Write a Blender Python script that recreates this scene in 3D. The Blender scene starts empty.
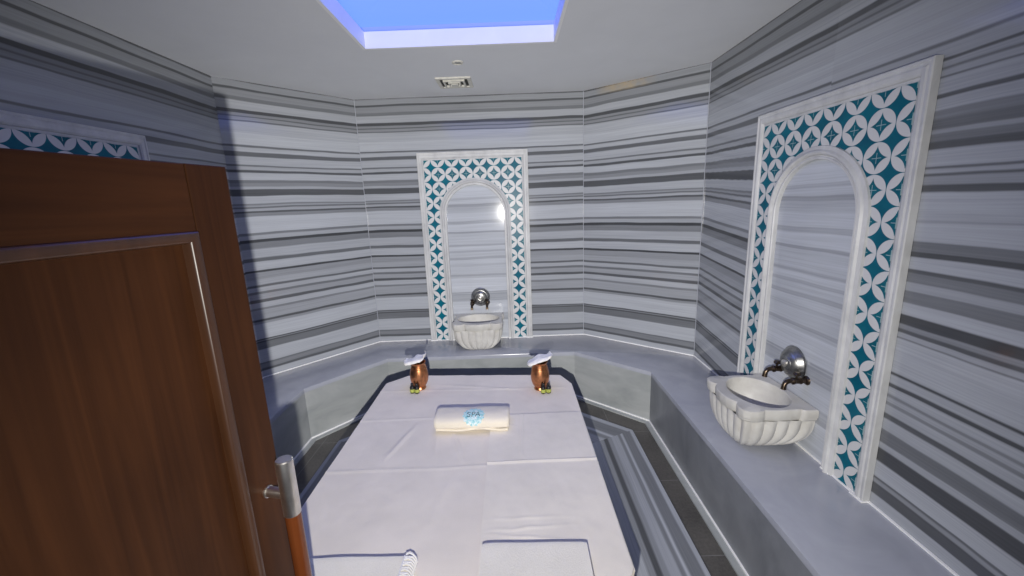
import bpy, bmesh, math, random
from mathutils import Vector, Matrix
random.seed(7)
PI = math.pi
sc = bpy.context.scene
COL = sc.collection

# ------------------------------------------------------------------ camera, world, lights, exposure
CAMZ = 1.8908
cam_d = bpy.data.cameras.new('camera')
cam_d.sensor_width = 36.0
cam_d.lens = 405.69 / 1024 * 36.0
cam_d.clip_start = 0.02
cam = bpy.data.objects.new('camera', cam_d)
COL.objects.link(cam)
Rv = Vector((0.99930715, -0.00510656, -0.03686667))
Dv = Vector((-0.03712335, -0.20760264, -0.97750857))
Fv = Vector((-0.00266192, 0.97819991, -0.20764837))
m3 = Matrix((Rv, -Dv, -Fv)).transposed()
cam.matrix_world = Matrix.Translation((0, 0, CAMZ)) @ m3.to_4x4()
sc.camera = cam

w = bpy.data.worlds.new('world')
sc.world = w
w.use_nodes = True
w.node_tree.nodes['Background'].inputs[0].default_value = (0.8, 0.85, 1.0, 1)
w.node_tree.nodes['Background'].inputs[1].default_value = 0.25

FLASH = 33.0
fl = bpy.data.lights.new('flash', 'SPOT')
fl.spot_size = math.radians(142)
fl.spot_blend = 0.75
fl.energy = 1.0
fl.shadow_soft_size = 0.008
fl.use_nodes = True
fnt = fl.node_tree
em = fnt.nodes['Emission']
em.inputs[0].default_value = (1.0, 0.97, 0.90, 1)
fo = fnt.nodes.new('ShaderNodeLightFalloff')
fo.inputs['Strength'].default_value = FLASH
fnt.links.new(fo.outputs['Constant'], em.inputs['Strength'])
flo = bpy.data.objects.new('flash', fl)
flo.matrix_world = Matrix.Translation((-0.04, 0.0, CAMZ - 0.20)) @ m3.to_4x4() @ Matrix.Rotation(math.radians(-6), 4, 'X')
COL.objects.link(flo)

sc.view_settings.view_transform = 'Standard'
sc.view_settings.look = 'None'
sc.view_settings.gamma = 1.0
sc.view_settings.use_curve_mapping = False
sc.view_settings.exposure = 0.0
TRAY_EMIT = 1.75

# ------------------------------------------------------------------ measured room
BH, CH = 0.4608, 2.904
XL, XR, YB = -2.222, 1.622, 4.189
A = (XL, 3.34); B = (-1.46, YB); C = (0.746, YB); D = (XR, 3.471)
YF = -0.06
H_ = (-1.737, 3.076); G_ = (-1.231, 3.678); F_ = (0.566, 3.678); E_ = (1.125, 3.158)

# ------------------------------------------------------------------ helpers
def obj(name, bm, mat, parent=None, smooth=False, recalc=True):
    if recalc:
        bmesh.ops.recalc_face_normals(bm, faces=bm.faces[:])
    me = bpy.data.meshes.new(name)
    bm.to_mesh(me); bm.free()
    for mm in (mat if isinstance(mat, (list, tuple)) else [mat]):
        me.materials.append(mm)
    if smooth:
        for f in me.polygons: f.use_smooth = True
        try: me.set_sharp_from_angle(angle=math.radians(smooth if smooth is not True else 40))
        except Exception: pass
    o = bpy.data.objects.new(name, me)
    COL.objects.link(o)
    if parent is not None: o.parent = parent
    return o

def tag(o, label=None, cat=None, group=None, kind=None):
    if label: o['label'] = label
    if cat: o['category'] = cat
    if group: o['group'] = group
    if kind: o['kind'] = kind
    return o

def thing(name, label, cat, loc=(0, 0, 0), rz=0.0, group=None):
    o = bpy.data.objects.new(name, None)
    o.empty_display_size = 0.1
    COL.objects.link(o)
    o.location = loc; o.rotation_euler = (0, 0, rz)
    return tag(o, label, cat, group)

def copy_tree(o, parent=None):
    c = o.copy(); COL.objects.link(c)
    if parent is not None: c.parent = parent
    for ch in [x for x in bpy.data.objects if x.parent == o]:
        copy_tree(ch, c)
    return c

def dup(root, loc, rz, label, group=None):
    kids = list(root.children)
    r = root.copy(); COL.objects.link(r)
    r.location = loc; r.rotation_euler = (0, 0, rz); r['label'] = label
    if group: r['group'] = group
    for ch in kids:
        c = ch.copy(); COL.objects.link(c); c.parent = r
        for g in list(ch.children):
            d = g.copy(); COL.objects.link(d); d.parent = c
    return r

def box(bm, lo, hi, bev=0.0, mi=0, seg=2):
    t = bmesh.new()
    bmesh.ops.create_cube(t, size=1)
    for v in t.verts:
        v.co = Vector([(lo[i] + hi[i]) / 2 + v.co[i] * (hi[i] - lo[i]) for i in range(3)])
    if bev > 0:
        bmesh.ops.bevel(t, geom=t.edges[:], offset=bev, segments=seg, affect='EDGES', profile=0.5)
    for f in t.faces: f.material_index = mi
    merge(bm, t)

def merge(bm, t, mat=None):
    if mat is not None: t.transform(mat)
    me = bpy.data.meshes.new('tmp'); t.to_mesh(me); t.free()
    bm.from_mesh(me); bpy.data.meshes.remove(me)

def prism(bm, poly, z0, z1, bev=0.0):
    """vertical prism over a 2-D outline"""
    t = bmesh.new()
    vb = [t.verts.new((x, y, z0)) for x, y in poly]
    vt = [t.verts.new((x, y, z1)) for x, y in poly]
    n = len(poly)
    t.faces.new(vb[::-1]); top = t.faces.new(vt)
    for i in range(n):
        t.faces.new((vb[i], vb[(i + 1) % n], vt[(i + 1) % n], vt[i]))
    bmesh.ops.recalc_face_normals(t, faces=t.faces[:])
    if bev:
        bmesh.ops.bevel(t, geom=list(top.edges), offset=bev, segments=2, affect='EDGES', profile=0.5)
    merge(bm, t)

def xzprism(bm, poly, y0, y1):
    """prism over an outline drawn in x-z, extruded along y"""
    t = bmesh.new()
    a = [t.verts.new((x, y0, z)) for x, z in poly]
    b = [t.verts.new((x, y1, z)) for x, z in poly]
    n = len(poly)
    t.faces.new(a); t.faces.new(b[::-1])
    for i in range(n):
        t.faces.new((a[i], b[i], b[(i + 1) % n], a[(i + 1) % n]))
    merge(bm, t)

def lathe(bm, prof, seg=32, mat=None):
    """profile [(r,z)] around z"""
    t = bmesh.new()
    rings = []
    for r, z in prof:
        if r < 1e-6: rings.append([t.verts.new((0, 0, z))])
        else: rings.append([t.verts.new((r * math.cos(2 * PI * i / seg), r * math.sin(2 * PI * i / seg), z)) for i in range(seg)])
    for p, q in zip(rings, rings[1:]):
        for i in range(seg):
            j = (i + 1) % seg
            if len(p) == 1 and len(q) == 1: continue
            if len(p) == 1: t.faces.new((p[0], q[j], q[i]))
            elif len(q) == 1: t.faces.new((p[i], p[j], q[0]))
            else: t.faces.new((p[i], p[j], q[j], q[i]))
    merge(bm, t, mat)

def tube(bm, pts, rad, seg=12):
    pts = [Vector(p) for p in pts]
    rads = rad if isinstance(rad, (list, tuple)) else [rad] * len(pts)
    t = bmesh.new(); rings = []
    up = None
    for k, p in enumerate(pts):
        d = (pts[min(k + 1, len(pts) - 1)] - pts[max(k - 1, 0)]).normalized()
        if up is None:
            up = Vector((0, 0, 1)) if abs(d.z) < 0.9 else Vector((1, 0, 0))
        s = d.cross(up).normalized(); u = s.cross(d).normalized(); up = u
        rings.append([t.verts.new(p + (s * math.cos(2 * PI * i / seg) + u * math.sin(2 * PI * i / seg)) * rads[k]) for i in range(seg)])
    for a, b in zip(rings, rings[1:]):
        for i in range(seg):
            t.faces.new((a[i], a[(i + 1) % seg], b[(i + 1) % seg], b[i]))
    t.faces.new(rings[0][::-1]); t.faces.new(rings[-1])
    merge(bm, t)

def sweep_xz(bm, path, prof, closed_prof=True):
    """path: list of ((x,z),(nx,nz)) where n scales the profile's first coordinate; prof: [(offset, y)]"""
    t = bmesh.new(); rings = []
    for (x, z), (nx, nz) in path:
        rings.append([t.verts.new((x + nx * o, y, z + nz * o)) for o, y in prof])
    n = len(prof)
    for a, b in zip(rings, rings[1:]):
        for i in range(n):
            j = (i + 1) % n
            t.faces.new((a[i], a[j], b[j], b[i]))
    t.faces.new(rings[0]); t.faces.new(rings[-1][::-1])
    merge(bm, t)

# ------------------------------------------------------------------ materials
def srgb(r, g=None, b=None):
    if g is None: r, g, b = r
    f = lambda c: (c / 255 / 12.92) if c / 255 <= 0.04045 else ((c / 255 + 0.055) / 1.055) ** 2.4
    return (f(r), f(g), f(b), 1)

class NT:
    def __init__(s, name):
        s.m = bpy.data.materials.new(name); s.m.use_nodes = True
        s.t = s.m.node_tree; s.b = s.t.nodes['Principled BSDF']
    def n(s, typ, **kw):
        nd = s.t.nodes.new(typ)
        for k, v in kw.items(): setattr(nd, k, v)
        return nd
    def l(s, a, b): s.t.links.new(a, b)
    def setin(s, sock, v):
        if hasattr(v, 'is_output') or isinstance(v, bpy.types.NodeSocket): s.l(v, sock)
        else: sock.default_value = v
    def math(s, op, a, b=0.0, c=0.0, clamp=False):
        nd = s.n('ShaderNodeMath', operation=op); nd.use_clamp = clamp
        s.setin(nd.inputs[0], a); s.setin(nd.inputs[1], b)
        if len(nd.inputs) > 2: s.setin(nd.inputs[2], c)
        return nd.outputs[0]
    def mix(s, f, a, b, blend='MIX'):
        nd = s.n('ShaderNodeMix', data_type='RGBA', blend_type=blend)
        s.setin(nd.inputs[0], f); s.setin(nd.inputs[6], a); s.setin(nd.inputs[7], b)
        return nd.outputs[2]
    def noise(s, vec, scale, detail=3, rough=0.5, dist=0.0):
        nd = s.n('ShaderNodeTexNoise')
        nd.inputs['Scale'].default_value = scale; nd.inputs['Detail'].default_value = detail
        nd.inputs['Roughness'].default_value = rough; nd.inputs['Distortion'].default_value = dist
        if vec is not None: s.l(vec, nd.inputs['Vector'])
        return nd.outputs['Fac']
    def xyz(s, x, y, z):
        nd = s.n('ShaderNodeCombineXYZ')
        s.setin(nd.inputs[0], x); s.setin(nd.inputs[1], y); s.setin(nd.inputs[2], z)
        return nd.outputs[0]
    def sep(s, v):
        nd = s.n('ShaderNodeSeparateXYZ'); s.l(v, nd.inputs[0]); return nd.outputs
    def ramp(s, f, stops, interp='LINEAR'):
        nd = s.n('ShaderNodeValToRGB'); cr = nd.color_ramp; cr.interpolation = interp
        while len(cr.elements) < len(stops): cr.elements.new(0.5)
        for e, (p, c) in zip(cr.elements, stops):
            e.position = p; e.color = c if len(c) == 4 else (*c, 1)
        s.setin(nd.inputs[0], f); return nd.outputs[0]
    def maprange(s, v, a, b, c, d):
        nd = s.n('ShaderNodeMapRange')
        s.setin(nd.inputs[0], v)
        for i, q in enumerate((a, b, c, d)): nd.inputs[i + 1].default_value = q
        return nd.outputs[0]
    def bump(s, h, strength, dist=0.01):
        nd = s.n('ShaderNodeBump'); nd.inputs['Strength'].default_value = strength; nd.inputs['Distance'].default_value = dist
        s.l(h, nd.inputs['Height']); s.l(nd.outputs[0], s.b.inputs['Normal'])
    def done(s, color, rough=0.5, metal=0.0, spec=None):
        s.setin(s.b.inputs['Base Color'], color); s.setin(s.b.inputs['Roughness'], rough)
        s.b.inputs['Metallic'].default_value = metal
        if spec is not None: s.b.inputs['Specular IOR Level'].default_value = spec
        return s.m

# the banding of the marble, read from the top of the wall down: (image row start, row end, brightness)
VZ = [(80, 2.89), (97, 2.751), (110.7, 2.637), (126, 2.509), (142, 2.373), (155.2, 2.26), (168.7, 2.142), (183, 2.016), (197.8, 1.883), (215, 1.727), (231.3, 1.577), (248, 1.421), (263.7, 1.272), (281, 1.105), (295.2, .966), (311.5, .804), (326, .658), (345, .463)]
def v2z(v):
    for (a, za), (b, zb) in zip(VZ, VZ[1:]):
        if v <= b: return za + (zb - za) * (v - a) / (b - a)
    return .463 - (v - 345) * .0103
BANDS = [(76, 79, 70), (79, 85, 128), (85, 87.2, 68), (87.2, 93.4, 122), (93.4, 97, 98), (97, 104.6, 150), (104.6, 108, 62), (108, 110.4, 118),
         (110.4, 111.6, 84), (111.6, 114.3, 124), (114.3, 115.6, 88), (115.6, 126, 156), (126, 136.6, 166), (136.6, 138.4, 92), (138.4, 142.6, 158),
         (142.6, 146.6, 88), (146.6, 154.4, 158), (154.4, 156, 96), (156, 159.2, 150), (159.2, 161.6, 72), (161.6, 168.2, 162), (168.2, 171, 104), (171, 174.4, 122),
         (174.4, 177, 150), (177, 183.2, 74), (183.2, 190.2, 158), (190.2, 191.6, 108), (191.6, 193, 135), (193, 194.4, 92), (194.4, 197, 150),
         (197, 198.7, 72), (198.7, 202, 118), (202, 216.6, 168), (216.6, 219, 108), (219, 222.8, 150), (222.8, 225.7, 56), (225.7, 231.4, 112),
         (231.4, 239.6, 154), (239.6, 242.8, 90), (242.8, 250.3, 160), (250.3, 252.2, 56), (252.2, 258, 132), (258, 263.4, 145), (263.4, 265.4, 86), (265.4, 269.2, 156),
         (269.2, 271.4, 98), (271.4, 276, 140), (276, 278.6, 76), (278.6, 283.3, 156), (283.3, 285.2, 112), (285.2, 293.4, 142), (293.4, 295.4, 72), (295.4, 297.6, 128),
         (297.6, 311, 166), (311, 312.2, 66), (312.2, 312.9, 120), (312.9, 314.3, 70), (314.3, 320.4, 98), (320.4, 332.2, 160), (332.2, 333.4, 92), (333.4, 337.4, 112),
         (337.4, 339.6, 76), (339.6, 360, 158)]

ZBANDS = [(v2z(b), v2z(a), L) for a, b, L in reversed(BANDS)]
# the slabs nearer the doorway on the right wall carry a banding of their own
NVZ = [(-60, 2.73), (0, 2.527), (100, 2.185), (200, 1.838), (300, 1.484), (400, 1.125), (500, 0.76), (560, 0.538), (640, 0.24)]
def v2n(v):
    for (a, za), (b, zb) in zip(NVZ, NVZ[1:]):
        if v <= b: return za + (zb - za) * (v - a) / (b - a)
NBANDS = [(-14, 34, 158), (34, 37.5, 88), (37.5, 51.5, 150), (51.5, 55, 70), (55, 61.5, 148), (61.5, 64.5, 100), (64.5, 70.5, 152), (70.5, 72.5, 98), (72.5, 88.5, 156),
          (88.5, 93.5, 72), (93.5, 106, 158), (106, 116, 112), (116, 127, 88), (127, 131.5, 140), (131.5, 140, 96), (140, 148, 66), (148, 165.5, 156), (165.5, 168, 88),
          (168, 173, 150), (173, 176, 74), (176, 185.5, 138), (185.5, 193, 64), (193, 222, 160), (222, 225, 138), (225, 247, 158), (247, 258.5, 98), (258.5, 264.6, 56),
          (264.6, 279, 156), (279, 283, 66), (283, 294, 102), (294, 303, 146), (303, 317, 98), (317, 331, 160), (331, 342.5, 48), (342.5, 348, 122), (348, 353, 70),
          (353, 359, 150), (359, 361, 104), (361, 404, 160), (404, 407, 56), (407, 417, 150), (417, 422, 62), (422, 432, 152), (432, 436, 112), (436, 442, 148), (442, 446, 108),
          (446, 457, 150), (457, 464.5, 70), (464.5, 479, 156), (479, 496, 92), (496, 504, 144), (504, 522, 48), (522, 543, 158), (543, 546, 76), (546, 551, 130), (551, 565, 62), (565, 640, 154)]
NZB = [(v2n(b), v2n(a), L) for a, b, L in reversed(NBANDS)]
NZB += [(max(a, NZB[-1][1]), b, L) for a, b, L in ZBANDS if b > NZB[-1][1] + 0.004]

def lum_col(L, gain=0.66):
    k = (L / 168) ** 2.25 * gain
    return (k * 0.93, k * 0.98, k * 1.09, 1)

def striped(name, contrast=1.0, gain=0.66, rough=0.22, bands=None):
    s = NT(name)
    uv = s.n('ShaderNodeUVMap').outputs[0]
    u, v, _ = s.sep(uv)
    # slow drift of the bands, finer drift of their edges
    wob = s.noise(s.xyz(s.math('MULTIPLY', u, 0.7), s.math('MULTIPLY', v, 1.6), 0.0), 1.0, 2)
    wob2 = s.noise(s.xyz(s.math('MULTIPLY', u, 3.0), s.math('MULTIPLY', v, 14.0), 3.0), 1.0, 2)
    vv = s.math('ADD', v, s.math('MULTIPLY', s.math('SUBTRACT', wob, 0.5), 0.035))
    vv = s.math('ADD', vv, s.math('MULTIPLY', s.math('SUBTRACT', wob2, 0.5), 0.012))
    stops = []
    mean = 152
    for za, zb, L in (bands or ZBANDS):
        L = mean + (L - mean) * contrast if contrast != 1 else L
        e = min(0.0032, (zb - za) * 0.3)
        stops.append((za + e, lum_col(L, gain))); stops.append((zb - e, lum_col(L, gain)))
    out = None; k = 0
    while k < len(stops) - 1:
        ch = stops[k:k + 31]
        lo, hi = ch[0][0], ch[-1][0]
        f = s.maprange(vv, lo, hi, 0, 1)
        c = s.ramp(f, [((p - lo) / (hi - lo), q) for p, q in ch])
        out = c if out is None else s.mix(s.math('GREATER_THAN', vv, lo), out, c)
        k += 30
    # thin drawn-out streaks inside the bands
    st = s.noise(s.xyz(s.math('MULTIPLY', u, 1.6), s.math('MULTIPLY', vv, 130.0), 5.0), 1.0, 3, 0.6)
    st2 = s.noise(s.xyz(s.math('MULTIPLY', u, 0.8), s.math('MULTIPLY', vv, 25.0), 9.0), 1.0, 2, 0.6)
    fac = s.math('ADD', s.maprange(st, 0.3, 0.7, 0.90, 1.09), s.maprange(st2, 0.3, 0.7, -0.06, 0.06))
    nd = s.n('ShaderNodeMix', data_type='RGBA', blend_type='MULTIPLY'); nd.inputs[0].default_value = 1
    s.l(out, nd.inputs[6]); s.l(s.xyz(fac, fac, fac), nd.inputs[7])
    # yellowish damp mark under the ceiling by the far right corner
    su = s.math('MULTIPLY', s.maprange(u, 5.12, 5.32, 0, 1), s.maprange(u, 5.50, 5.72, 1, 0))
    sn = s.noise(s.xyz(s.math('MULTIPLY', u, 14.0), s.math('MULTIPLY', v, 20.0), 1.0), 1.0, 3)
    sf = s.math('MULTIPLY', s.math('MULTIPLY', su, s.maprange(v, 2.83, 2.855, 0, 1)), s.maprange(sn, 0.3, 0.6, 0.2, 0.75), clamp=True)
    col = s.mix(sf, nd.outputs[2], (0.36, 0.29, 0.19, 1))
    return s.done(col, rough, 0.0, 0.5)

M = {}
M['stripe'] = striped('striped_marble', 0.86, 0.43, 0.10)
M['stripe_near'] = striped('striped_marble_near_door', 0.78, 0.45, 0.10, NZB)
M['stripe_pale'] = striped('pale_striped_marble', 0.28, 0.60, 0.08)

def cloudy(name, c0, c1, scale, rough, stretch=(1, 1, 1), bump=0.0, detail=4, spec=0.5):
    s = NT(name)
    tc = s.n('ShaderNodeTexCoord').outputs['Object']
    mp = s.n('ShaderNodeMapping'); s.l(tc, mp.inputs[0]); mp.inputs['Scale'].default_value = stretch
    f = s.noise(mp.outputs[0], scale, detail, 0.6, 0.6)
    c = s.ramp(s.maprange(f, 0.3, 0.7, 0, 1), [(0, c0), (1, c1)])
    if bump: s.bump(f, bump, 0.004)
    return s.done(c, rough, 0.0, spec)

M['bench_top'] = cloudy('grey_marble_seat', (0.325, 0.34, 0.40, 1), (0.41, 0.425, 0.485, 1), 3.0, 0.2, (1, 1, 1))
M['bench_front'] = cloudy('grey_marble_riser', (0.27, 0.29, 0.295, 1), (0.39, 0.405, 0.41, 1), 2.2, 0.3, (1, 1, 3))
M['bench_front_shaded'] = cloudy('shaded_marble_riser', (0.15, 0.16, 0.18, 1), (0.25, 0.26, 0.285, 1), 2.2, 0.3, (1, 1.6, 1))  # darker copy of the riser marble, dimness of the right face put into its colour
M['joint'] = cloudy('white_joint_filler', (0.80, 0.80, 0.82, 1), (0.9, 0.9, 0.9, 1), 20, 0.5)
M['carved'] = cloudy('white_carved_marble', (0.45, 0.455, 0.47, 1), (0.60, 0.605, 0.615, 1), 9, 0.4, (1, 1, .6), 0.05, 4, 0.25)
M['basin'] = cloudy('white_basin_marble', (0.52, 0.505, 0.48, 1), (0.66, 0.65, 0.625, 1), 7, 0.42, (1, 1, 1), 0.03, 4, 0.25)
M['ceiling'] = cloudy('grey_painted_plaster', (0.60, 0.615, 0.655, 1), (0.64, 0.655, 0.695, 1), 2, 0.75)
M['white_paint'] = cloudy('white_painted_lip', (0.72, 0.72, 0.74, 1), (0.78, 0.78, 0.8, 1), 3, 0.5)
M['edge_brown'] = cloudy('brown_edge_board', (0.13, 0.06, 0.03, 1), (0.2, 0.1, 0.05, 1), 14, 0.5, (1, 1, 6))

def mat_floor():
    s = NT('dark_floor_tile')
    p = s.n('ShaderNodeNewGeometry').outputs['Position']
    x, y, z = s.sep(p)
    fx = s.math('FRACT', s.math('MULTIPLY', s.math('ADD', x, 10.02), 1 / 0.6))
    fy = s.math('FRACT', s.math('MULTIPLY', s.math('ADD', y, 9.58), 1 / 0.6))
    g = s.math('MAXIMUM', s.math('LESS_THAN', fx, 0.006), s.math('LESS_THAN', fy, 0.006))
    n1 = s.noise(p, 60, 4, 0.7); n2 = s.noise(p, 4, 3)
    c = s.ramp(s.maprange(s.math('ADD', s.math('MULTIPLY', n1, 0.6), s.math('MULTIPLY', n2, 0.4)), 0.35, 0.65, 0, 1), [(0, (0.055, 0.052, 0.050, 1)), (1, (0.115, 0.108, 0.100, 1))])
    s.bump(n1, 0.15, 0.002)
    return s.done(s.mix(g, c, (0.2, 0.2, 0.2, 1)), 0.38)
M['floor'] = mat_floor()

def mat_plinth():
    s = NT('banded_marble_step')
    uv = s.n('ShaderNodeUVMap').outputs[0]
    u, v, _ = s.sep(uv)
    wob = s.noise(s.xyz(s.math('MULTIPLY', u, 1.5), s.math('MULTIPLY', v, 4.0), 0.0), 1.0, 2)
    vv = s.math('ADD', v, s.math('MULTIPLY', s.math('SUBTRACT', wob, 0.5), 0.02))
    bands = [(0, .028, 118), (.028, .098, 84), (.098, .114, 124), (.114, .140, 88), (.140, .195, 112), (.195, .228, 98), (.228, .262, 58), (.262, .30, 98), (.30, .36, 120),
             (.36, .40, 92), (.40, .42, 66), (.42, .52, 112), (.52, .55, 74), (.55, .80, 110)]
    st = []
    for a, b, L in bands:
        e = min(.006, (b - a) * .3)
        st.append(((a + e) / .8, lum_col(L * 1.12))); st.append(((b - e) / .8, lum_col(L * 1.12)))
    c = s.ramp(s.math('MULTIPLY', vv, 1 / .8), st)
    sn = s.noise(s.xyz(s.math('MULTIPLY', u, 2.0), s.math('MULTIPLY', vv, 160.0), 2.0), 1.0, 2, 0.6)
    fac = s.maprange(sn, 0.3, 0.7, 0.86, 1.1)
    return s.done(s.mix(1.0, c, s.xyz(fac, fac, fac), 'MULTIPLY'), 0.25)
M['plinth'] = mat_plinth()

def mat_tiles(a=0.138, ztop=1.857):
    s = NT('interlaced_circle_tiles')
    x, y, z = s.sep(s.n('ShaderNodeTexCoord').outputs['Object'])
    px = s.math('DIVIDE', x, a); pz = s.math('DIVIDE', s.math('SUBTRACT', z, ztop), a)
    def cell(ox, oz):
        qx = s.math('ADD', px, ox); qz = s.math('ADD', pz, oz)
        dx = s.math('SUBTRACT', qx, s.math('ROUND', qx)); dz = s.math('SUBTRACT', qz, s.math('ROUND', qz))
        d = s.math('SQRT', s.math('ADD', s.math('MULTIPLY', dx, dx), s.math('MULTIPLY', dz, dz)))
        return dx, dz, d
    ax, az, da = cell(0.5, 0.0); bx, bz, db = cell(0.0, 0.5)
    sm = lambda d: s.maprange(d, 0.485, 0.497, 1, 0)
    white = s.math('MULTIPLY', sm(da), s.maprange(db, 0.508, 0.518, 1, 0))
    # fine joints crossing the centres of the rings, and around each petal
    cr = s.math('MULTIPLY', s.math('LESS_THAN', s.math('MINIMUM', s.math('ABSOLUTE', ax), s.math('ABSOLUTE', az)), 0.012), s.math('LESS_THAN', da, 0.17))
    n = s.noise(s.n('ShaderNodeTexCoord').outputs['Object'], 8, 3)
    teal = s.ramp(n, [(0.3, (0.002, 0.085, 0.14, 1)), (0.7, (0.003, 0.135, 0.195, 1))])
    teal = s.mix(s.math('MULTIPLY', s.math('LESS_THAN', da, 0.3), 0.22), teal, (0.01, 0.10, 0.12, 1))
    c = s.mix(s.math('MULTIPLY', cr, 0.6), teal, (0.45, 0.55, 0.56, 1))
    c = s.mix(white, c, (0.57, 0.575, 0.59, 1))
    s.bump(white, 0.35, 0.004)
    return s.done(c, 0.3, 0.0, 0.12)
M['tiles'] = mat_tiles()

def mat_wood(name, c0, c1, axis, rough=0.5, scale=1.0, spec=0.22):
    s = NT(name)
    tc = s.n('ShaderNodeTexCoord').outputs['Object']
    mp = s.n('ShaderNodeMapping'); s.l(tc, mp.inputs[0])
    mp.inputs['Scale'].default_value = tuple((1.2 if i == axis else 26) * scale for i in range(3))
    f = s.noise(mp.outputs[0], 1.0, 4, 0.6, 1.2)
    f2 = s.noise(tc, 3.0, 2)
    ff = s.math('ADD', s.math('MULTIPLY', f, 0.55), s.math('MULTIPLY', f2, 0.45))
    c = s.ramp(s.maprange(ff, 0.35, 0.65, 0, 1), [(0, c0), (1, c1)])
    return s.done(c, rough, 0.0, spec)
W0, W1 = (0.040, 0.0135, 0.0045, 1), (0.088, 0.031, 0.010, 1)
M['wood_v'] = mat_wood('mahogany_upright_grain', W0, W1, 2)
M['wood_h'] = mat_wood('mahogany_level_grain', W0, W1, 1)
M['wood_mould'] = mat_wood('mahogany_moulding', (0.05, 0.019, 0.007, 1), (0.10, 0.038, 0.014, 1), 2, 0.36, 1.0, 1.0)
M['wood_red'] = mat_wood('red_brown_grip_wood', (0.13, 0.032, 0.009, 1), (0.22, 0.06, 0.016, 1), 2, 0.2, 1.4, 0.5)

def plain(name, c, rough=0.5, metal=0.0, nscale=30, var=0.12):
    s = NT(name)
    f = s.noise(s.n('ShaderNodeTexCoord').outputs['Object'], nscale, 3)
    k = s.maprange(f, 0.3, 0.7, 1 - var, 1 + var)
    return s.done(s.mix(1.0, (*c, 1), s.xyz(k, k, k), 'MULTIPLY'), rough, metal)
M['steel'] = plain('brushed_steel', (0.78, 0.75, 0.70), 0.40, 1.0)
M['pewter'] = plain('aged_pewter', (0.30, 0.30, 0.30), 0.36, 1.0, 40, 0.35)
M['bronze'] = plain('dark_bronze', (0.10, 0.075, 0.055), 0.3, 1.0, 40, 0.3)
M['copper'] = plain('hammered_copper', (0.58, 0.25, 0.115), 0.34, 1.0, 60, 0.25)
M['black'] = plain('black_plastic', (0.012, 0.012, 0.012), 0.35)
M['lime'] = plain('yellow_green_label', (0.42, 0.46, 0.10), 0.5, 0, 90, 0.4)
M['vent'] = plain('grey_vent_metal', (0.55, 0.54, 0.50), 0.5)
M['vent_dark'] = plain('dark_duct', (0.03, 0.03, 0.03), 0.8)

def mat_cloth(name, c, weave=420, strength=0.25, var=0.05):
    s = NT(name)
    tc = s.n('ShaderNodeTexCoord').outputs['Object']
    f = s.noise(tc, weave, 2); g = s.noise(tc, 5, 4)
    k = s.math('ADD', s.maprange(g, 0.3, 0.7, 1 - var, 1 + var), s.maprange(f, 0.3, 0.7, -0.03, 0.03))
    s.bump(f, strength, 0.002)
    s.b.inputs['Sheen Weight'].default_value = 0.1
    return s.done(s.mix(1.0, (*c, 1), s.xyz(k, k, k), 'MULTIPLY'), 0.9)
M['sheet'] = mat_cloth('off_white_sheet_cotton', (0.87, 0.805, 0.725))
M['sheet2'] = mat_cloth('cream_sheet_cotton', (0.90, 0.84, 0.75))
M['towel'] = mat_cloth('white_terry', (0.93, 0.89, 0.80), 260, 0.7)
M['towel_cream'] = mat_cloth('cream_terry', (0.90, 0.83, 0.71), 260, 0.8)
M['face_cloth'] = mat_cloth('bright_white_terry', (0.92, 0.90, 0.88), 200, 0.7)
M['lace'] = mat_cloth('white_lace', (0.90, 0.89, 0.90), 90, 1.0, 0.15)
def mat_glitter():
    s = NT('turquoise_print')
    tc = s.n('ShaderNodeTexCoord').outputs['Object']
    f = s.noise(tc, 75, 3, 0.7)
    c = s.ramp(f, [(0.32, (0.20, 0.58, 0.64, 1)), (0.48, (0.48, 0.80, 0.84, 1)), (0.60, (0.90, 0.97, 0.98, 1))])
    return s.done(c, 0.7)
M['print'] = mat_glitter()
M['ink'] = plain('dark_teal_ink', (0.015, 0.07, 0.10), 0.7)

def mat_glow():
    s = NT('blue_lit_panel')
    s.b.inputs['Base Color'].default_value = (0.05, 0.07, 0.12, 1)
    s.b.inputs['Emission Color'].default_value = (0.10, 0.195, 0.95, 1)
    s.b.inputs['Emission Strength'].default_value = TRAY_EMIT
    s.b.inputs['Roughness'].default_value = 0.6
    return s.m
M['glow'] = mat_glow()
def mat_glow_edge():
    s = NT('blue_lit_cove')
    s.b.inputs['Base Color'].default_value = (0.2, 0.2, 0.3, 1)
    s.b.inputs['Emission Color'].default_value = (0.05, 0.10, 0.75, 1)
    s.b.inputs['Emission Strength'].default_value = TRAY_EMIT
    return s.m
M['glow_edge'] = mat_glow_edge()

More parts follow.
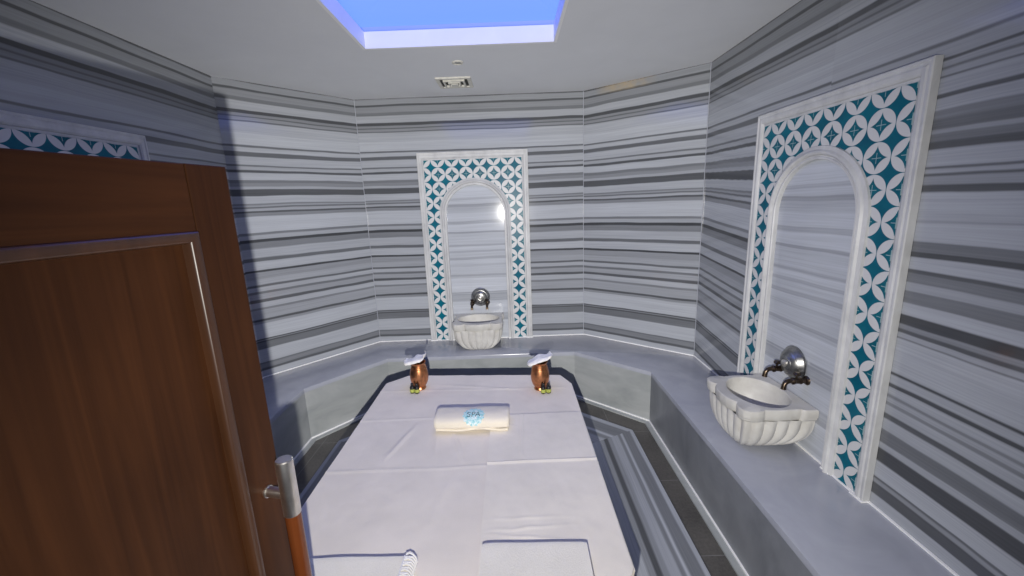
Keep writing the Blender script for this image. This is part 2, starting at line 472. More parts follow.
# ------------------------------------------------------------------ the room
def wall(name, p, q, mat, z0=0.0, z1=CH, th=0.12, side=1, ncol=24, tilt=None, u0=0.0):
    """a slab from p to q; its marble bands follow the v coordinate; side=+1 puts the thickness to the left of p->q"""
    bm = bmesh.new(); uvl = bm.loops.layers.uv.new('UVMap')
    P, Q = Vector((*p, 0)), Vector((*q, 0)); d = (Q - P); L = d.length; d.normalize()
    nrm = Vector((-d.y, d.x, 0)) * side * th
    cols = []
    for i in range(ncol + 1):
        b = P + d * (L * i / ncol)
        zs = [z0, 0.9, 1.75, 2.35, z1]
        cols.append([bm.verts.new((b.x, b.y, z)) for z in zs] + [bm.verts.new((b.x + nrm.x, b.y + nrm.y, z)) for z in zs[::-1]])
    def uvof(v):
        s_ = (Vector((v.co.x, v.co.y, 0)) - P).dot(d)
        dz = tilt(s_, v.co.z) if tilt else 0.0
        return (u0 + s_, v.co.z + dz)
    for a, b in zip(cols, cols[1:]):
        for i in range(10):
            j = (i + 1) % 10
            bm.faces.new((a[i], b[i], b[j], a[j]))
    bm.faces.new(cols[0]); bm.faces.new(cols[-1][::-1])
    for f in bm.faces:
        for lp in f.loops: lp[uvl].uv = uvof(lp.vert)
    if isinstance(mat, (list, tuple)):
        for f in bm.faces:
            if f.calc_center_median().y < 2.17: f.material_index = 1
    o = obj(name, bm, mat)
    return tag(o, kind='structure')

def tilt_right(s_, z):
    # s_ runs from the far corner towards the door: the bands sink up to the tiled arch, then run level
    k = 0.10 * max(0.0, min(1.0, (2.35 - z) / 0.6))
    return k * s_ if s_ < 1.29 else 0.0

wall('wall_back', B, C, M['stripe'], side=1, u0=1.0)
wall('wall_back_right', C, D, M['stripe'], side=1, u0=5.0)
wall('wall_right', D, (XR, YF), [M['stripe'], M['stripe_near']], side=1, tilt=tilt_right, u0=9.0, ncol=41)
wall('wall_back_left', A, B, M['stripe'], side=1, u0=13.0)
wall('wall_left', (XL, YF), A, M['stripe'], side=1, u0=17.0)
# the wall with the doorway the photograph looks in through
DX0, DX1, DH = -0.83, 0.30, 2.0
bm = bmesh.new(); 
poly = [(XL - .1, 0), (DX0, 0), (DX0, DH), (DX1, DH), (DX1, 0), (XR + .1, 0), (XR + .1, CH), (XL - .1, CH)]
xzprism(bm, poly, YF - 0.14, YF)
uvl = bm.loops.layers.uv.verify()
for f in bm.faces:
    for lp in f.loops: lp[uvl].uv = (lp.vert.co.x + 21, lp.vert.co.z)
tag(obj('wall_front', bm, M['stripe']), kind='structure')

outer = [(XL, YF), A, B, C, D, (XR, YF)]
bm = bmesh.new(); prism(bm, [(XL - .1, YF - 1.2), (XL - .1, YB + .12), (XR + .1, YB + .12), (XR + .1, YF - 1.2)], -0.05, 0.0)
tag(obj('floor', bm, M['floor']), kind='structure')

# ceiling with the opening of the light well
TX0, TX1, TY0, TY1 = -0.906, 0.325, 1.15, 2.922
bm = bmesh.new()
def slab(x0, x1, y0, y1): box(bm, (x0, y0, CH), (x1, y1, CH + 0.02))
q_ = 0.0201
slab(XL - .12, TX0 - q_, YF - .14, YB + .12); slab(TX1 + q_, XR + .12, YF - .14, YB + .12)
slab(TX0 - q_, TX1 + q_, YF - .14, TY0 - q_); slab(TX0 - q_, TX1 + q_, TY1 + q_, YB + .12)
tag(obj('ceiling', bm, M['ceiling']), kind='structure')

# light well
t = thing('ceiling_light_well', 'rectangular recessed ceiling light well glowing bright blue above the sheeted slab', 'ceiling light', ((TX0 + TX1) / 2, (TY0 + TY1) / 2, CH))
cx, cy = (TX0 + TX1) / 2, (TY0 + TY1) / 2
hx, hy = (TX1 - TX0) / 2, (TY1 - TY0) / 2
LZ = 0.100
bm = bmesh.new(); w_ = 0.02
for x0, x1, y0, y1 in ((-hx - w_, -hx, -hy - w_, hy + w_), (hx, hx + w_, -hy - w_, hy + w_), (-hx, hx, -hy - w_, -hy), (-hx, hx, hy, hy + w_)):
    box(bm, (x0, y0, -0.0005), (x1, y1, LZ))
obj('lip', bm, M['white_paint'], t)
bm = bmesh.new()
e = 0.075
ring0 = [(-hx - e, -hy - e), (hx + e, -hy - e), (hx + e, hy + e), (-hx - e, hy + e)]
i_ = 0.42
lo = [bm.verts.new((x, y, LZ + 0.055)) for x, y in ring0]
hi = [bm.verts.new((x * (1 - i_ / (hx + e)), y * (1 - i_ / (hy + e)), LZ + 0.17)) for x, y in ring0]
for k in range(4):
    bm.faces.new((lo[k], lo[(k + 1) % 4], hi[(k + 1) % 4], hi[k]))
bm.faces.new(hi)
obj('lit_panel', bm, M['glow'], t)
bm = bmesh.new()
for x0, x1, y0, y1 in ((-hx - e - w_, -hx - e, -hy - e, hy + e), (hx + e, hx + e + w_, -hy - e, hy + e), (-hx - e, hx + e, -hy - e - w_, -hy - e), (-hx - e, hx + e, hy + e, hy + e + w_)):
    box(bm, (x0, y0, 0.02), (x1, y1, LZ + 0.06))
obj('cove', bm, M['glow_edge'], t)

# vent and spotlight on the ceiling
t = thing('ceiling_vent', 'small square grey air vent grille in the ceiling near the far wall', 'vent', (-0.43, 3.74, CH))
bm = bmesh.new()
for s_, r0, r1, z0, z1 in ((0, 0.115, 0.145, -0.012, 0), (1, 0.075, 0.09, -0.02, -0.004), (2, 0.04, 0.052, -0.024, -0.008)):
    for sx, sy in ((1, 0), (-1, 0), (0, 1), (0, -1)):
        if sx: box(bm, (min(sx * r0, sx * r1), -r1, z0), (max(sx * r0, sx * r1), r1, z1))
        else: box(bm, (-r0, min(sy * r0, sy * r1), z0), (r0, max(sy * r0, sy * r1), z1))
obj('grille', bm, M['vent'], t)
bm = bmesh.new(); box(bm, (-.115, -.115, -0.003), (.115, .115, -0.0005)); obj('duct', bm, M['vent_dark'], t)
bm = bmesh.new(); box(bm, (-.03, -.03, -0.028), (.03, .03, -0.02), 0.003); obj('centre_plate', bm, M['vent'], t)
t = thing('ceiling_spotlight', 'tiny round grey spotlight in the ceiling between vent and light well', 'spotlight', (-0.345, 3.25, CH))
bm = bmesh.new(); lathe(bm, [(0.026, 0), (0.042, 0), (0.042, -0.006), (0.034, -0.010), (0.026, -0.006), (0.026, 0)], 24); obj('bezel', bm, M['vent'], t, 30)
bm = bmesh.new(); lathe(bm, [(0, -0.004), (0.0255, -0.004), (0.0255, -0.0005), (0, -0.0005)], 20); obj('lens', bm, M['pewter'], t, 30)

# ------------------------------------------------------------------ bench around the room
inner = [(-1.737, YF), H_, G_, F_, E_, (1.125, YF)]
t = thing('wall_bench', 'grey marble bench built along the walls on three sides of the room', 'bench', (0, 0, 0))
poly = outer + inner[::-1]
bm = bmesh.new(); prism(bm, poly, BH - 0.035, BH, 0.006)
obj('seat', bm, M['bench_top'], t, 30)
segs = list(zip(inner, inner[1:]))
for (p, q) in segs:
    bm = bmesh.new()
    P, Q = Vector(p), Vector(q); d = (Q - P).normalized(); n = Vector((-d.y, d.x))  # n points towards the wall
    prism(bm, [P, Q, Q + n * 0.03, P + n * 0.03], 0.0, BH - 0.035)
    obj('riser_panel', bm, M['bench_front_shaded'] if p == E_ else M['bench_front'], t)
# skirting along the foot of the bench and the white joint above it
def offset_chain(ch, dist):
    out = []
    n = len(ch)
    for i in range(n):
        ds = []
        if i > 0: a = (Vector(ch[i]) - Vector(ch[i - 1])).normalized(); ds.append(Vector((-a.y, a.x)))
        if i < n - 1: a = (Vector(ch[i + 1]) - Vector(ch[i])).normalized(); ds.append(Vector((-a.y, a.x)))
        if len(ds) == 1: out.append(Vector(ch[i]) + ds[0] * dist)
        else:
            b = (ds[0] + ds[1]).normalized(); out.append(Vector(ch[i]) + b * dist / b.dot(ds[0]))
    return out
in1 = offset_chain(inner, -0.010); in2 = offset_chain(inner, -0.045)
bm = bmesh.new(); prism(bm, [Vector(p) for p in inner] + in2[::-1], 0.0, 0.012, 0.002); obj('skirting', bm, M['bench_front'], t)
def strip(name, ch, d0, d1, z0, z1):
    a = offset_chain(ch, d0) if d0 else [Vector(p) for p in ch]
    b = offset_chain(ch, d1)
    bm = bmesh.new(); prism(bm, a + b[::-1], z0, z1)
    return tag(obj(name, bm, M['joint']), kind='structure')
strip('trim_1', inner, 0, -0.008, 0.012, 0.022)
strip('trim_2', outer, 0, -0.009, BH, BH + 0.007)
# pale upright joints in the marble
k = 3
for (x, y), dx, dy in ((C, -.004, -.006), (D, -.005, -.003), (B, .004, -.006)):
    bm = bmesh.new(); box(bm, (x + dx - .0022, y + dy - .0022, BH), (x + dx + .0022, y + dy + .0022, CH), 0)
    tag(obj('trim_%d' % k, bm, M['bench_top']), kind='structure'); k += 1

# ------------------------------------------------------------------ tiled arch panels
def make_niche():
    a = 0.138; ZT = 1.857; HO = 0.545; ZO = 1.932; r0 = 2.5 * a; ri = 0.29; ZS = 1.665 - r0
    t = thing('arched_tile_panel', '', 'wall panel')
    arch = lambda r, n=40: [(r * math.cos(PI * k / n), ZS + r * math.sin(PI * k / n)) for k in range(n + 1)]
    # tile field: a U of tile around the arch
    poly = [(3.5 * a, 0), (3.5 * a, ZT), (-3.5 * a, ZT), (-3.5 * a, 0), (-r0 + .005, 0)] + arch(r0 - .005)[::-1] + [(r0 - .005, 0)]
    bm = bmesh.new(); xzprism(bm, poly, -0.024, -0.001)
    bmesh.ops.triangulate(bm, faces=[f for f in bm.faces if len(f.verts) > 4])
    obj('tile_field', bm, M['tiles'], t)
    # plain marble inside the arch
    poly = [(ri + .01, 0)] + arch(ri + .01) + [(-ri - .01, 0)]
    bm = bmesh.new(); xzprism(bm, poly, -0.012, -0.001)
    uvl = bm.loops.layers.uv.verify()
    for f in bm.faces:
        for lp in f.loops: lp[uvl].uv = (lp.vert.co.x + 30.3, lp.vert.co.z * 0.93 + 0.33)
    bmesh.ops.triangulate(bm, faces=[f for f in bm.faces if len(f.verts) > 4])
    obj('niche_slab', bm, M['stripe_pale'], t)
    # moulding that runs up and over the arch
    path = [((ri, 0), (1, 0)), ((ri, ZS), (1, 0))]
    path += [((ri * math.cos(PI * k / 48), ZS + ri * math.sin(PI * k / 48)), (math.cos(PI * k / 48), math.sin(PI * k / 48))) for k in range(1, 48)]
    path += [((-ri, ZS), (-1, 0)), ((-ri, 0), (-1, 0))]
    wd = r0 - ri + 0.013
    prof = [(0, -0.002), (0, -0.034), (.004, -0.040), (.012, -0.040), (.015, -0.034), (.020, -0.034), (.026, -0.048), (.034, -0.054), (.042, -0.052), (.050, -0.042), (wd, -0.036), (wd, -0.002)]
    bm = bmesh.new(); sweep_xz(bm, path, prof); obj('arch_moulding', bm, M['carved'], t, 25)
    # outer border: two uprights and the top rail, mitred
    wi = 3.5 * a
    bw = HO - wi
    prof = [(0, -0.002), (0, -0.030), (.006, -0.034), (.011, -0.032), (.014, -0.044), (.022, -0.052), (.036, -0.052), (.042, -0.046), (.047, -0.046), (.052, -0.052), (bw - .003, -0.052), (bw, -0.046), (bw, -0.002)]
    prof = [(o_, y if y > -0.003 else y * 0.70) for o_, y in prof]
    kz = (ZO - ZT) / bw
    path = [((wi, 0), (1, 0)), ((wi, ZT), (1, kz)), ((-wi, ZT), (-1, kz)), ((-wi, 0), (-1, 0))]
    bm = bmesh.new(); sweep_xz(bm, path, prof); obj('border', bm, M['carved'], t, 25)
    # bead of white filler along the foot
    bm = bmesh.new()
    pts = [(-HO - .004, -.008), (-HO - .004, -.042), (-wi + .005, -.042), (-wi + .01, -.030), (-r0 - .004, -.030), (-r0, -.042), (-ri, -.042), (-ri + .01, -.020), (ri - .01, -.020), (ri, -.042), (r0, -.042), (r0 + .004, -.032), (wi - .01, -.032), (wi - .005, -.042), (HO + .004, -.042), (HO + .004, -.008)]
    prism(bm, pts, 0.0, 0.007); obj('filler_bead', bm, M['joint'], t)
    return t
GN = 'tiled arch panels on the walls'
niche = make_niche()
niche.location = (-0.354, YB, BH)
tag(niche, 'white and teal tiled arch panel on the far wall, seen straight on', 'wall panel', GN)
o = dup(niche, (XR, 2.178, BH + 0.0005), -PI / 2, 'white and teal tiled arch panel on the right wall above the nearer fluted basin', GN); o.scale = (1, 1, 0.984)
o = dup(niche, (XL, 2.055, BH + 0.0005), PI / 2, 'teal tiled panel on the left wall, mostly hidden behind the wooden door', GN); o.scale = (1, 1, 0.984)

# ------------------------------------------------------------------ basins
def basin_outline():
    h = [(0.242, -0.014), (0.242, -0.075), (0.236, -0.088), (0.226, -0.094), (0.229, -0.15), (0.232, -0.21), (0.226, -0.27), (0.222, -0.285),
         (0.232, -0.296), (0.238, -0.325), (0.232, -0.365), (0.212, -0.392), (0.180, -0.402), (0.150, -0.398), (0.128, -0.386), (0.120, -0.376),
         (0.100, -0.392), (0.055, -0.408), (0.0, -0.414)]
    return h + [(-x, y) for x, y in h[-2::-1]]
def resample(pts, n, closed=True):
    P = [Vector(p) for p in pts]
    if closed: P = P + [P[0]]
    L = [0]
    for a, b in zip(P, P[1:]): L.append(L[-1] + (b - a).length)
    out = []
    m = n if closed else n - 1
    for i in range(n):
        s = L[-1] * i / m; k = 0
        while k < len(L) - 2 and L[k + 1] < s: k += 1
        f = (s - L[k]) / max(1e-9, L[k + 1] - L[k]); out.append(P[k].lerp(P[k + 1], f))
    return out
def make_basin():
    t = thing('wash_basin', '', 'basin')
    N = 240; ZR = 0.282
    ol = resample(basin_outline(), N)
    cen = Vector((0, -0.20))
    angs = [math.atan2(p.y - cen.y, p.x - cen.x) for p in ol]
    # rim slab with an oval opening
    bm = bmesh.new()
    def ring(f, z): return [bm.verts.new((*f(i), z)) for i in range(N)]
    out = lambda s: (lambda i: (cen + (ol[i] - cen) * s))
    ell = lambda a, b: (lambda i: Vector((a * math.cos(angs[i]), cen.y + b * math.sin(angs[i]))))
    rings = [ring(out(0.86), ZR - 0.068), ring(out(0.955), ZR - 0.068), ring(out(0.985), ZR - 0.058), ring(out(0.985), ZR - 0.050), ring(out(1.0), ZR - 0.044), ring(out(1.0), ZR - 0.010), ring(out(0.992), ZR - 0.003), ring(out(0.975), ZR),
             ring(ell(0.203, 0.150), ZR), ring(ell(0.199, 0.146), ZR - 0.004)]
    for a, b, z in ((0.198, 0.145, 0.03), (0.194, 0.141, 0.08), (0.182, 0.130, 0.125), (0.155, 0.106, 0.162), (0.09, 0.06, 0.182)):
        rings.append(ring(ell(a, b), ZR - z))
    for r, q in zip(rings, rings[1:]):
        for i in range(N): bm.faces.new((r[i], r[(i + 1) % N], q[(i + 1) % N], q[i]))
    bm.faces.new(rings[-1])
    obj('rim_and_bowl', bm, M['basin'], t, 35)
    # fluted body: the outline shrinks to a small foot on the bench
    bm = bmesh.new()
    L = [0]
    for i in range(N): L.append(L[-1] + (ol[(i + 1) % N] - ol[i]).length)
    nf = 24
    hull = resample([(0.225, -0.014), (0.228, -0.12), (0.228, -0.24), (0.222, -0.33), (0.20, -0.372), (0.15, -0.388), (0.07, -0.394), (0, -0.395), (-0.07, -0.394), (-0.15, -0.388), (-0.20, -0.372), (-0.222, -0.33), (-0.228, -0.24), (-0.228, -0.12), (-0.225, -0.014)], N)
    base = Vector((0, -0.285))
    rings = []
    H = ZR - 0.064
    for k in range(15):
        f = k / 14.0
        z = H * (1 - f)
        s = 0.26 + 0.74 * math.sqrt(max(0.0, 1 - (f * 0.985) ** 2.5))
        dep = 0.008 * min(1, f * 6 + 0.25) * (1 - 0.35 * f)
        row = []
        for i in range(N):
            p = base + (hull[i] - base) * s
            ph = i / N * nf * 2 * PI
            nrm = (hull[(i + 1) % N] - hull[i - 1]).normalized(); nrm = Vector((-nrm.y, nrm.x))
            if nrm.dot(hull[i] - base) < 0: nrm = -nrm
            if hull[i].y < -0.03: p = p + nrm * dep * (abs(math.sin(ph / 2)) * 2 - 1.25)
            p.y = min(p.y, -0.0135)
            row.append(bm.verts.new((p.x, p.y, max(z, 0.0))))
        rings.append(row)
    for r, q in zip(rings, rings[1:]):
        for i in range(N): bm.faces.new((r[i], r[(i + 1) % N], q[(i + 1) % N], q[i]))
    bm.faces.new(rings[-1][::-1])
    obj('fluted_body', bm, M['basin'], t, 50)
    return t
basin = make_basin()
GB = 'marble basins on the bench'
BY = 2.212
basin.location = (-0.364, YB, BH); basin.scale = (1.06, 1.06, 1.0)
tag(basin, 'fluted white marble basin on the bench at the far wall, facing the camera', 'basin', GB)
o = dup(basin, (XR, BY, BH), -PI / 2, 'fluted white marble basin on the right hand bench, the nearer one', GB); o.scale = (0.99, 1.02, 1.0)

# ------------------------------------------------------------------ taps and dishes above the basins
def make_tap():
    t = thing('tap', '', 'tap')
    rot = Matrix.Rotation(PI / 2, 4, 'X')   # lathe axis z -> -y
    bm = bmesh.new(); lathe(bm, [(0, 0), (0.026, 0), (0.026, 0.004), (0.021, 0.010), (0.013, 0.014), (0, 0.014)], 24, rot); obj('wall_flange', bm, M['bronze'], t, 35)
    bm = bmesh.new()
    lathe(bm, [(0, 0.012), (0.014, 0.012), (0.014, 0.030), (0.019, 0.034), (0.019, 0.040), (0.0155, 0.046), (0.016, 0.070), (0.020, 0.074), (0.020, 0.082), (0.014, 0.088), (0, 0.088)], 20, rot)
    obj('body', bm, M['bronze'], t, 35)
    bm = bmesh.new()
    pts = [(0, -0.084, 0), (0, -0.098, 0.001), (0, -0.112, -0.004), (0, -0.122, -0.016), (0, -0.126, -0.032), (0, -0.127, -0.046)]
    tube(bm, pts, [0.0135, 0.013, 0.0125, 0.012, 0.0125, 0.015], 14); obj('spout', bm, M['bronze'], t, 45)
    bm = bmesh.new(); lathe(bm, [(0, 0.010), (0.007, 0.010), (0.006, 0.026), (0.010, 0.030), (0.017, 0.034), (0.019, 0.042), (0.014, 0.049), (0, 0.052)], 18, Matrix.Translation((0, -0.060, 0)))
    obj('handle', bm, M['bronze'], t, 35)
    return t
def make_dish():
    t = thing('metal_dish', '', 'dish')
    rot = Matrix.Rotation(PI / 2, 4, 'X')
    bm = bmesh.new()
    prof = [(0, 0.002), (0.093, 0.002), (0.098, 0.006), (0.098, 0.011), (0.092, 0.014), (0.086, 0.024), (0.074, 0.040), (0.070, 0.041), (0.066, 0.046), (0.050, 0.056), (0.046, 0.056), (0.042, 0.060), (0.028, 0.064), (0.024, 0.063)]
    lathe(bm, prof + [(0, 0.063)], 48, rot)
    obj('bowl', bm, M['pewter'], t, 25)
    bm = bmesh.new(); lathe(bm, [(0, 0.062), (0.022, 0.063), (0.020, 0.070), (0.012, 0.076), (0, 0.078)], 24, rot); obj('boss', bm, M['steel'], t, 35)
    return t
TZ, DZ = 0.862, 0.925
tap = make_tap(); dish = make_dish()
GT = 'taps above the basins'
tap.location = (-0.354 - 0.078, YB - 0.0125, TZ); tag(tap, 'left dark bronze tap above the basin on the far wall', 'tap', GT)
dup(tap, (-0.354 + 0.078, YB - 0.0125, TZ), 0, 'right dark bronze tap above the basin on the far wall', GT)
dup(tap, (XR - 0.0125, 2.17 + 0.085, TZ), -PI / 2, 'bronze tap on the right wall nearer the far corner, left of its pair', GT)
dup(tap, (XR - 0.0125, 2.17 - 0.085, TZ), -PI / 2, 'bronze tap on the right wall nearer the camera, right of its pair', GT)
GD = 'domed metal dishes above the taps'
dish.location = (-0.345, YB - 0.0125, DZ); tag(dish, 'round domed dark metal dish above the taps on the far wall', 'metal dish', GD)
dup(dish, (XR - 0.0125, 2.19, DZ), -PI / 2, 'round domed metal dish above the taps on the right wall', GD)

# ------------------------------------------------------------------ step, slab and sheets
PX0, PX1 = -1.45, 0.918
po = [(PX1, 0.55), (PX1, 2.953), (0.36, 3.43), (-0.89, 3.43), (PX0, 2.953), (PX0, 0.55), (-1.10, 0.25), (0.57, 0.25)]
PZ = 0.06
bm = bmesh.new(); uvl = bm.loops.layers.uv.new('UVMap')
def inset_poly(poly, d):
    n = len(poly); out = []
    for i in range(n):
        p0, p1, p2 = Vector(poly[i - 1]), Vector(poly[i]), Vector(poly[(i + 1) % n])
        a = (p1 - p0).normalized(); b = (p2 - p1).normalized()
        na, nb = Vector((-a.y, a.x)), Vector((-b.y, b.x)); s = (na + nb).normalized()
        out.append(p1 + s * d / s.dot(na))
    return out
def area(p): return sum(p[i - 1][0] * p[i][1] - p[i][0] * p[i - 1][1] for i in range(len(p)))
if area(po) < 0: po = po[::-1]
pi_ = inset_poly(po, 0.62)
n = len(po); acc = 0
ov = [bm.verts.new((x, y, PZ)) for x, y in po]; iv = [bm.verts.new((p.x, p.y, PZ)) for p in pi_]; bv = [bm.verts.new((x, y, 0)) for x, y in po]
for i in range(n):
    j = (i + 1) % n; L = (Vector(po[j]) - Vector(po[i])).length
    f = bm.faces.new((ov[i], ov[j], iv[j], iv[i]))
    vi = .62 if abs(po[j][0] - po[i][0]) < .01 else .36
    for lp, uvv in zip(f.loops, ((acc, 0), (acc + L, 0), (acc + L - .4, vi), (acc + .4, vi))): lp[uvl].uv = uvv
    f = bm.faces.new((bv[i], bv[j], ov[j], ov[i]))
    for lp, uvv in zip(f.loops, ((acc, 0.01), (acc + L, 0.01), (acc + L, 0.014), (acc, 0.014))): lp[uvl].uv = uvv
    acc += L + 3.3
f = bm.faces.new(iv)
for lp in f.loops: lp[uvl].uv = (lp.vert.co.x, .7)
bm.faces.new(bv[::-1])
o = obj('stone_step', bm, M['plinth'])
tag(o, 'low grey banded marble step on the dark floor around the foot of the slab', 'step')

TT = 0.70
SH = 0.012
back = [(-0.895, 2.601), (-0.769, 2.719), (0.304, 2.635), (0.362, 2.497)]
near = [(0.362, 1.10), (0.22, 0.82), (-0.76, 0.82), (-0.895, 1.10)]
tb = back + near
t = thing('massage_table', 'large low massage slab with clipped corners in the middle of the room', 'massage table', (0, 0, 0))
bm = bmesh.new(); prism(bm, tb[::-1], TT - 0.045, TT - SH, 0.004); obj('tabletop', bm, M['edge_brown'], t, 30)
cxm = Vector((-0.267, 1.70))
ped = [cxm + (Vector(p) - cxm) * 0.93 for p in tb]
bm = bmesh.new(); prism(bm, ped[::-1], PZ, TT - 0.045); obj('pedestal', bm, M['bench_front'], t)

def interp(pts, x):
    for (a, ya), (b, yb) in zip(pts, pts[1:]):
        if x <= b: return ya + (yb - ya) * (x - a) / (b - a)
    return pts[-1][1]
from mathutils import noise as mnoise
def crease(d, w, h): return h * math.exp(-(d / w) ** 2)
def sheet(name, mat, xs, ylo, yhi, hfun, th):
    NXc, NYc = 150, 200
    bm = bmesh.new(); g = []
    for j in range(NYc + 1):
        row = []
        for i in range(NXc + 1):
            x = xs[0] + (xs[1] - xs[0]) * i / NXc
            a, b = ylo(x), yhi(x); y = a + (b - a) * j / NYc
            z = hfun(x, y)
            row.append(bm.verts.new((x, y, z)))
        g.append(row)
    for j in range(NYc):
        for i in range(NXc):
            bm.faces.new((g[j][i], g[j][i + 1], g[j + 1][i + 1], g[j + 1][i]))
    # underside and hem
    bot = {}
    border = [g[0][i] for i in range(NXc + 1)] + [g[j][NXc] for j in range(1, NYc + 1)] + [g[NYc][i] for i in range(NXc - 1, -1, -1)] + [g[j][0] for j in range(NYc - 1, 0, -1)]
    lowv = [bm.verts.new((v.co.x, v.co.y, v.co.z - th)) for v in border]
    m = len(border)
    for i in range(m):
        bm.faces.new((border[i], lowv[i], lowv[(i + 1) % m], border[(i + 1) % m]))
    return obj(name, bm, mat, None, True)
nearx = sorted(near); backx = sorted(back)
def h1(x, y):
    z = TT
    n1 = mnoise.noise((x * 5, y * 5, 1.3)); n2 = mnoise.noise((x * 14, y * 11, 4.0))
    z += 0.0017 * n1 + 0.0011 * n2 + 0.0007 * mnoise.noise((x * 30, y * 24, 7.0))
    # cross folds left by ironing
    z += crease(y - (2.45 - 0.03 * x), 0.006, 0.003) + crease(y - 2.12 - 0.01 * x, 0.007, 0.004) * (0.6 + n1) + crease(y - 1.665 + .012 * n1, 0.006, 0.0035)
    # soft slanting rumples left of the middle
    for (x0, y0, x1, y1, hh, ww) in ((-0.55, 2.08, -0.66, 1.70, .0045, .012), (-0.36, 2.0, -0.26, 1.68, .005, .010), (-0.45, 2.02, -0.40, 1.72, .003, .012), (-0.30, 1.62, -0.36, 1.3, .002, .02), (-0.60, 2.56, 0.1, 2.42, .002, .012)):
        P, Q, R_ = Vector((x0, y0)), Vector((x1, y1)), Vector((x, y)); d = Q - P
        tt = (R_ - P).dot(d) / d.length_squared
        if 0 < tt < 1:
            z += 1.35 * crease((R_ - P - d * tt).length, ww, hh) * math.sin(PI * tt)
    return z
s1 = sheet('bed_sheet', M['sheet'], (-0.897, 0.364), lambda x: interp(nearx, x), lambda x: interp(backx, x), h1, SH - 0.001)
tag(s1, 'creased off-white sheet covering the whole massage slab', 'sheet')
def h2(x, y):
    n1 = mnoise.noise((x * 6, y * 6, 8.3)); n2 = mnoise.noise((x * 16, y * 13, 2.0))
    z = TT + 0.0125 + 0.0018 * n1 + 0.0012 * n2 + 0.0007 * mnoise.noise((x * 30, y * 24, 2.0))
    z += crease(y - 1.672 - .012 * x, 0.007, 0.006) + crease(x - 0.02 - 0.03 * n1, 0.008, 0.003) * max(0, min(1, (y - 1.65) * 8))
    z += crease(y - 1.98 + 0.35 * (x + .02), 0.01, 0.003) * max(0, 1 - abs(x + .08) * 12)
    for (y0, k, a) in ((1.28, .05, .003), (1.24, -.12, .003), (1.33, .02, .002)):
        z += crease(y - y0 - k * x + .006 * n2, 0.006, a) * max(0, 1 - abs(x - .02) * 5)
    return z
s2 = sheet('bed_sheet', M['sheet2'], (-0.150, 0.358), lambda x: 0.90 if x < .25 else 0.90 + (x - .25) * 1.85, lambda x: 2.10 + 0.02 * x, h2, 0.006)
tag(s2, 'second cream sheet laid over the right half of the massage slab', 'sheet')

